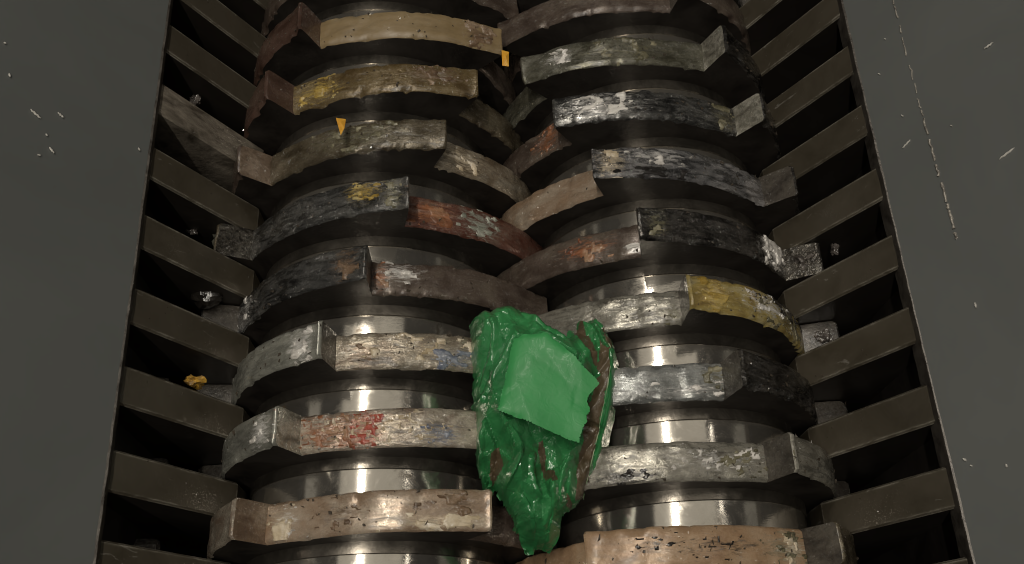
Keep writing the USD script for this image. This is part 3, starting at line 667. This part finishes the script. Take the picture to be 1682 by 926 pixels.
out_r = ragged(np.array(OUT)[:, :2] / 1000, 0.0035, 110, 3)
outl = shapely.Polygon(out_r).buffer(0)
brown_r = [ragged(np.array(b) / 1000, 0.002, 120, 4 + k) for k, b in enumerate(BROWN)]
snap(gx, gy, brown_r + [np.array(outl.exterior.coords)], step * 0.52)
wob = 0.006 * (fbm(np.stack([gx * 60, gy * 60, gx * 0 + 2], -1), 3, 21) - 0.5)
interp = LinearNDInterpolator(Delaunay(ctrl[:, :2] * [1, 1]), ctrl[:, 2])
z = interp(gx + wob, gy - wob)
from scipy.interpolate import NearestNDInterpolator
z = np.where(np.isfinite(z), z, NearestNDInterpolator(ctrl[:, :2], ctrl[:, 2])(gx, gy))
inm = shapely.distance(shapely.points(gx, gy), outl) < 1e-5
# crumple: sharp creases between flat facets, over the hand-placed folds
gr = np.random.default_rng(11)
cp = np.column_stack([gr.uniform(-0.14, 0.18, 330), gr.uniform(-0.06, 0.33, 330)])
ST = np.array([2.3, 0.9])   # pleats run along the sheet
fac = LinearNDInterpolator(Delaunay(cp * ST), gr.uniform(-0.005, 0.005, 330) + 0.0045 * np.sign(gr.normal(size=330)))
lean = 0.25 * (gy - 0.13)
z = z + np.nan_to_num(fac((gx + wob + lean * 0.4) * ST[0], (gy - wob) * ST[1]))
cp2 = np.column_stack([gr.uniform(-0.09, 0.13, 1500), gr.uniform(-0.03, 0.30, 1500)])
z = z + np.nan_to_num(LinearNDInterpolator(Delaunay(cp2), gr.uniform(-0.0018, 0.0018, 1500))(gx, gy))
dist = np.array([outl.exterior.distance(shapely.Point(a, b)) for a, b in zip(gx.ravel(), gy.ravel())]).reshape(gx.shape)
z = z - 0.035 * np.exp(-dist / 0.006)          # the rim turns down on to the blades
nx, ny = gx.shape
idx = -np.ones(nx * ny, int)
fl = grid_faces(nx, ny)
ok = inm.ravel()[fl].all(1)
fl = fl[ok]
cen = np.stack([gx.ravel()[fl].mean(1), gy.ravel()[fl].mean(1)], 1)
isb = np.zeros(len(fl), bool)
for b in brown_r:
    isb |= shapely.contains_xy(shapely.Polygon(b).buffer(0), cen[:, 0], cen[:, 1])
GV = np.stack([gx, gy, np.nan_to_num(z, nan=0.15)], -1).reshape(-1, 3) + goff


def shell(v, f, t=0.0012):
    m = tri(v, f); m.remove_unreferenced_vertices()
    vn = m.vertex_normals
    a, b = np.array(m.vertices), np.array(m.vertices) - vn * t
    fc = np.array(m.faces)
    e = trimesh.grouping.group_rows(np.sort(m.edges, axis=1), require_count=1)
    ed = m.edges[e]; k = len(a)
    side = np.vstack([np.column_stack([ed[:, 1], ed[:, 0], ed[:, 0] + k]), np.column_stack([ed[:, 1], ed[:, 0] + k, ed[:, 1] + k])])
    return trimesh.Trimesh(np.vstack([a, b]), np.vstack([fc, fc[:, ::-1] + k, side]), process=False)


part('film', shell(GV, fl[~isb]), M['green'], gt, smooth=14)
for piece in pieces(shell(GV, fl[isb]), 1e-5, 12):
    part('lining', piece, M['lining'], gt, smooth=30, label='brown inner fold')
# the flat raised panel with its torn right side
pp = np.array(PANEL, float) / 1000
cpl = np.linalg.lstsq(np.column_stack([pp[:, :2], np.ones(len(pp))]), pp[:, 2], rcond=None)[0]
poly = shapely.Polygon(pp[:, :2])
px, py = np.meshgrid(np.arange(-0.045, 0.1, 0.0016), np.arange(0.07, 0.25, 0.0016), indexing='ij')
poly = shapely.Polygon(ragged(pp[:, :2], 0.0012, 130, 9)).buffer(0)
snap(px, py, [np.array(poly.exterior.coords)], 0.00085)
pin = shapely.distance(shapely.points(px, py), poly) < 1e-5
pz = cpl[0] * px + cpl[1] * py + cpl[2] + 0.006 * (fbm(np.stack([px * 16, py * 16, px * 0], -1), 2, 12) - 0.5)
lt_ = shapely.LineString(np.vstack([pp[-4:, :2], pp[:4, :2]]))
dl = np.array([lt_.distance(shapely.Point(a, b)) for a, b in zip(px.ravel(), py.ravel())]).reshape(px.shape)
pz = pz - 0.0055 - 0.004 * np.exp(-dl / 0.004) + 0.007 * (fbm(np.stack([px * 11 + py * 5, py * 9, px * 0 + 8], -1), 1, 15) - 0.5) + 0.0035 * np.abs(px * 0.8 + py - 0.19) / 0.05 + 0.0022 * (fbm(np.stack([px * 30, py * 12, px * 0 + 3], -1), 3, 14) - 0.5) - 0.35 * np.maximum(0, px - 0.055) ** 1.2
cp3 = np.column_stack([gr.uniform(-0.07, 0.12, 60), gr.uniform(0.05, 0.27, 60)])
pz = pz + np.nan_to_num(LinearNDInterpolator(Delaunay(cp3), gr.uniform(-0.0022, 0.0022, 60))(px, py))
pf = grid_faces(*px.shape); pf = pf[pin.ravel()[pf].all(1)]
part('panel', shell(np.stack([px, py, pz], -1).reshape(-1, 3) + goff, pf, 0.0016), M['green_panel'], gt, smooth=12, label='flat bright green panel with a torn edge')
from scipy.interpolate import RegularGridInterpolator
zgrid = NearestNDInterpolator(np.column_stack([gx[inm], gy[inm]]), z[inm])
from scipy.interpolate import CubicSpline


def pleat(line, w, h, seed):
    """A fold standing up from the sheet along a line: sharp on one side, leaning over on the other."""
    e = np.array(line, float) / 1000
    c = CubicSpline(np.linspace(0, 1, len(e)), e)(np.linspace(0, 1, 34))
    t = np.gradient(c, axis=0); t /= np.linalg.norm(t, axis=1)[:, None]
    nn = np.column_stack([-t[:, 1], t[:, 0]])
    a = np.linspace(0, 1, 34)
    env = np.clip(np.minimum(a, 1 - a) * 5, 0, 1) ** 0.7
    rng = np.random.default_rng(seed)
    kn = rng.uniform(0.65, 1.2, 9)
    env = env * np.interp(a, np.linspace(0, 1, 9), kn)
    prof = [(-1.0, -0.25), (-0.6, 0.12), (-0.2, 0.55), (0.15, 1.0), (0.42, 1.02), (0.6, 0.6), (0.62, 0.1), (0.75, -0.3)]
    lean = 1 if seed % 2 else -1
    rows = []
    for (u, zz) in prof:
        xy = c + nn * (u * lean * w * 1.25 / 1000 * (0.5 + 0.5 * env))[:, None]
        rows.append(np.column_stack([xy, zgrid(c) * 0.5 + zgrid(xy) * 0.5 + zz * h / 1000 * env - 0.0012]))
    V = np.stack(rows, 1)
    V = V + (rng.random(V.shape) - 0.5) * 0.0008
    f = quads(grid_faces(34, len(prof)))
    m = tri(V.reshape(-1, 3) + goff, f if lean < 0 else f[:, ::-1])
    if m.face_normals[:, 2].mean() < 0:
        m.invert()
    return shell(np.array(m.vertices), np.array(m.faces), 0.0008)


for q, (l_, w_, h_) in enumerate(PLEATS):
    part('pleat', pleat(l_, w_, h_, q + 3), M['green'], gt, smooth=40)
for e_ in EDGES[3:4]:
    e = np.array(e_, float) / 1000
    s = np.linspace(0, 1, len(e)); ss = np.linspace(0, 1, len(e) * 6)
    c = CubicSpline(s, e)(ss)
    c[:, 2] = zgrid(c[:, :2]) + 0.0002
    c = c[np.isfinite(c).all(1)]
    rr = 0.0002 + 0.0008 * noise(np.column_stack([ss[:len(c)] * 14, ss[:len(c)] * 0, ss[:len(c)] * 0 + e[0, 0] * 100]), 5)
    part('torn_edge', tube(c + goff, rr, 5), M['torn'], gt, smooth=60)


# ------------------------------------------------------------------ loose scraps
def wad(name, label, cat, mat, c, size, seed, rough=0.5, rot=0.0):
    """A crumpled scrap: a faceted, dented lump."""
    m = trimesh.creation.icosphere(subdivisions=2)
    v = np.array(m.vertices)
    r = 0.8 + rough * 0.9 * (noise(v * 1.7 + seed * 3.1, seed) - 0.5) + rough * 0.28 * (np.random.default_rng(seed).random(len(v)) - 0.5)
    v = v * r[:, None] * np.asarray(size)
    ca, sa = math.cos(rot), math.sin(rot)
    v = v @ np.array([[ca, sa, 0], [-sa, ca, 0], [0, 0, 1]])
    t = part(name, trimesh.Trimesh(v, m.faces, process=False), mat, smooth=16)
    UsdGeom.Xformable(stage.GetPrimAtPath(t)).AddTranslateOp().Set(tuple(c))
    tag(stage.GetPrimAtPath(t), label, cat)


M['orange_p'] = plain('orange_plastic', (0.55, 0.24, 0.015), (0.75, 0.42, 0.06), rough=0.3, scale=70, bump=0.5, coat=0.5)
M['amber_p'] = plain('amber_plastic', (0.10, 0.07, 0.05), (0.75, 0.42, 0.04), rough=0.22, scale=75, bump=0.6, coat=0.8)
M['film_p'] = plain('grimy_film', (0.022, 0.018, 0.016), (0.17, 0.15, 0.135), rough=0.15, scale=60, bump=0.7, dist=0.004, coat=0.9)
M['black_p'] = plain('black_rubber', (0.008, 0.007, 0.006), (0.03, 0.026, 0.022), rough=0.22, scale=30, bump=0.5, coat=0.7)
M['brown_p'] = plain('reddish_mud', (0.07, 0.035, 0.025), (0.15, 0.09, 0.065), rough=0.4, scale=26, bump=0.5, dist=0.004, coat=0.3)
M['greenish_p'] = plain('greenish_scrap', (0.05, 0.05, 0.04), (0.16, 0.155, 0.125), rough=0.25, scale=40, bump=0.7, dist=0.004, coat=0.7)


def shard(name, label, cat, mat, pts, c, t=0.002):
    """A bent triangular chip."""
    p = np.array(pts, float)
    m = shell(p, np.array([[0, 1, 4], [1, 2, 4], [2, 3, 4], [3, 0, 4]]), t)
    path = part(name, m, mat)
    UsdGeom.Xformable(stage.GetPrimAtPath(path)).AddTranslateOp().Set(tuple(c))
    tag(stage.GetPrimAtPath(path), label, cat)


shard('plastic_chip', 'small orange-yellow plastic chip lying on the olive blade rim', 'plastic chip', M['orange_p'],
      [(-0.006, 0.012, 0.002), (0.006, 0.011, 0.0), (0.0045, -0.003, 0.002), (0.001, -0.014, 0.001), (0.001, 0.003, 0.0055)], (-0.2355, 0.526, 0.2375))
shard('plastic_chip', 'orange fragment wedged high in the nip between the shafts', 'plastic chip', M['orange_p'],
      [(-0.004, 0.012, 0.004), (0.006, 0.010, 0.002), (0.005, -0.012, -0.002), (-0.004, -0.012, 0.0), (0.001, 0.0, 0.005)], (-0.011, 0.690, 0.165))
wad('plastic_scrap', 'shiny amber scrap stuck between a left finger and a grey-green hook', 'plastic scrap', M['amber_p'], (-0.428, 0.222, 0.113), (0.013, 0.009, 0.016), 4, 1.3)
wad('rubber_lump', 'round glossy black lump jammed behind a left scraper finger', 'rubber lump', M['black_p'], (-0.428, 0.352, 0.098), (0.026, 0.021, 0.026), 6, 0.35)
wad('film_scrap', 'grey shiny film scrap beside the round black lump', 'plastic film', M['film_p'], (-0.459, 0.362, 0.118), (0.0072, 0.0101, 0.0144), 9, 1.0)
wad('film_scrap', 'small pale film scrap left of the greenish lump', 'plastic film', M['film_p'], (-0.455, 0.448, 0.105), (0.0086, 0.0058, 0.0050), 11, 1.0)
wad('plastic_lump', 'crumpled greenish grey lump on the left against the dark grey blade', 'plastic lump', M['greenish_p'], (-0.412, 0.438, 0.092), (0.0202, 0.0158, 0.0158), 12, 0.7)
wad('film_scrap', 'largest crumpled glittering film, jammed by the dark blade on the right', 'plastic film', M['film_p'], (0.398, 0.372, 0.112), (0.0187, 0.0158, 0.0173), 14, 1.1)
wad('film_scrap', 'narrow glittering film scrap right of the largest film wad', 'plastic film', M['film_p'], (0.43, 0.376, 0.143), (0.0058, 0.0086, 0.0115), 15, 1.1)
wad('film_scrap', 'crumpled film scrap at the right end of the yellow rim', 'plastic film', M['film_p'], (0.405, 0.262, 0.108), (0.0130, 0.0115, 0.0115), 17, 1.1)
wad('film_scrap', 'bright looped film scrap above the grimy left finger', 'plastic film', M['film_p'], (-0.455, 0.632, 0.155), (0.0086, 0.0101, 0.0115), 21, 1.1)
wad('film_scrap', 'small shiny film scrap at the upper right among the fingers', 'plastic film', M['film_p'], (0.452, 0.835, 0.06), (0.0101, 0.0144, 0.0144), 23, 1.1)
wad('film_scrap', 'shiny scrap low on the right between fingers below the pale grey rim', 'plastic film', M['film_p'], (0.446, 0.112, 0.085), (0.0086, 0.0101, 0.0101), 25, 1.1)


# ------------------------------------------------------------------ flecks of shredded waste
fr = np.random.default_rng(23)
FV, FF, nF = [], [], 0


def fleck(p, n, size):
    global nF
    n = n / np.linalg.norm(n)
    a = np.cross(n, fr.normal(size=3)); a /= np.linalg.norm(a); b = np.cross(n, a)
    k = 6
    th = np.sort(fr.uniform(0, 2 * np.pi, k))
    r = size * fr.uniform(0.4, 1.0, k)
    e = fr.uniform(0.35, 1.0)
    ring = p + (r * np.cos(th))[:, None] * a + (e * r * np.sin(th))[:, None] * b + (fr.uniform(0.0, 0.35, k) * size)[:, None] * n
    FV.append(np.vstack([ring, p + n * size * fr.uniform(0.15, 0.5), p - n * size * 0.2]))
    for i in range(k):
        j = (i + 1) % k
        FF.append([nF + i, nF + j, nF + k]); FF.append([nF + j, nF + i, nF + k + 1])
    nF += k + 2


for q in range(520):
    side = -1 if fr.random() < 0.5 else 1
    k = int(fr.integers(1, 9)); phi = math.radians(fr.normal(side * 14, 34)); f = fr.random()
    y0 = (k - 1) * PITCH - (YR if side > 0 else 0)
    ph0 = 0.021 + STEP * (k - 4) if side < 0 else -(0.237 + STEP * (k - 5))
    d = np.mod((phi - ph0) if side > 0 else (ph0 - phi), HOOK)
    yy = np.clip(f * TB, 0.003, TB - 0.003)
    r = float(r_of(np.array(d))) + float(wear(side, k, np.array(phi), np.array(yy))) + 0.0002
    n = np.array([math.sin(phi), 0, math.cos(phi)])
    fleck(np.array([side * D, y0 + yy, 0]) + r * n, n + fr.normal(size=3) * 0.4, fr.uniform(0.0014, 0.0046) * (1.5 if fr.random() < 0.1 else 1))
for q in range(150):
    side = -1 if fr.random() < 0.5 else 1
    W = WL if side < 0 else WR; yf = 0.0487 if side < 0 else -0.0032
    k = int(fr.integers(-1, 8)); t = fr.beta(2.2, 1.4)
    p0 = np.array([side * (W + 0.002), 0, ZE - 0.004]); p1 = np.array([side * 0.3705, 0, 0.082])
    p = p0 + (p1 - p0) * t + np.array([0, yf + k * PITCH + fr.uniform(0.003, 0.045), 0])
    n = np.array([-side * 0.86, 0, 0.51])
    fleck(p, n + fr.normal(size=3) * 0.3, fr.uniform(0.0008, 0.0024))
n_ = {'g': ('geometry', {}), 'r': ('rgb_ramp', {'ramp': [(0.0, (0.05, 0.04, 0.03)), (0.3, (0.16, 0.12, 0.08)), (0.55, (0.4, 0.36, 0.3)), (0.8, (0.62, 0.58, 0.5)), (0.93, (0.5, 0.3, 0.08)), (1.0, (0.3, 0.08, 0.05))]}),
      'p': ('principled_bsdf', {'roughness': 0.22, 'coat_weight': 0.7, 'coat_roughness': 0.06})}
M['fleck'] = usdkit.material(stage, LOOKS + '/fleck', n_, [('g.random_per_island', 'r.fac'), ('r.color', 'p.base_color')], surface='p.BSDF')
fp = part('waste_flecks', tri(np.vstack(FV), np.array(FF)), M['fleck'])
tag(stage.GetPrimAtPath(fp), 'tiny pale and brown flecks of waste scattered over the blade rims and fingers', 'debris', kind='stuff')
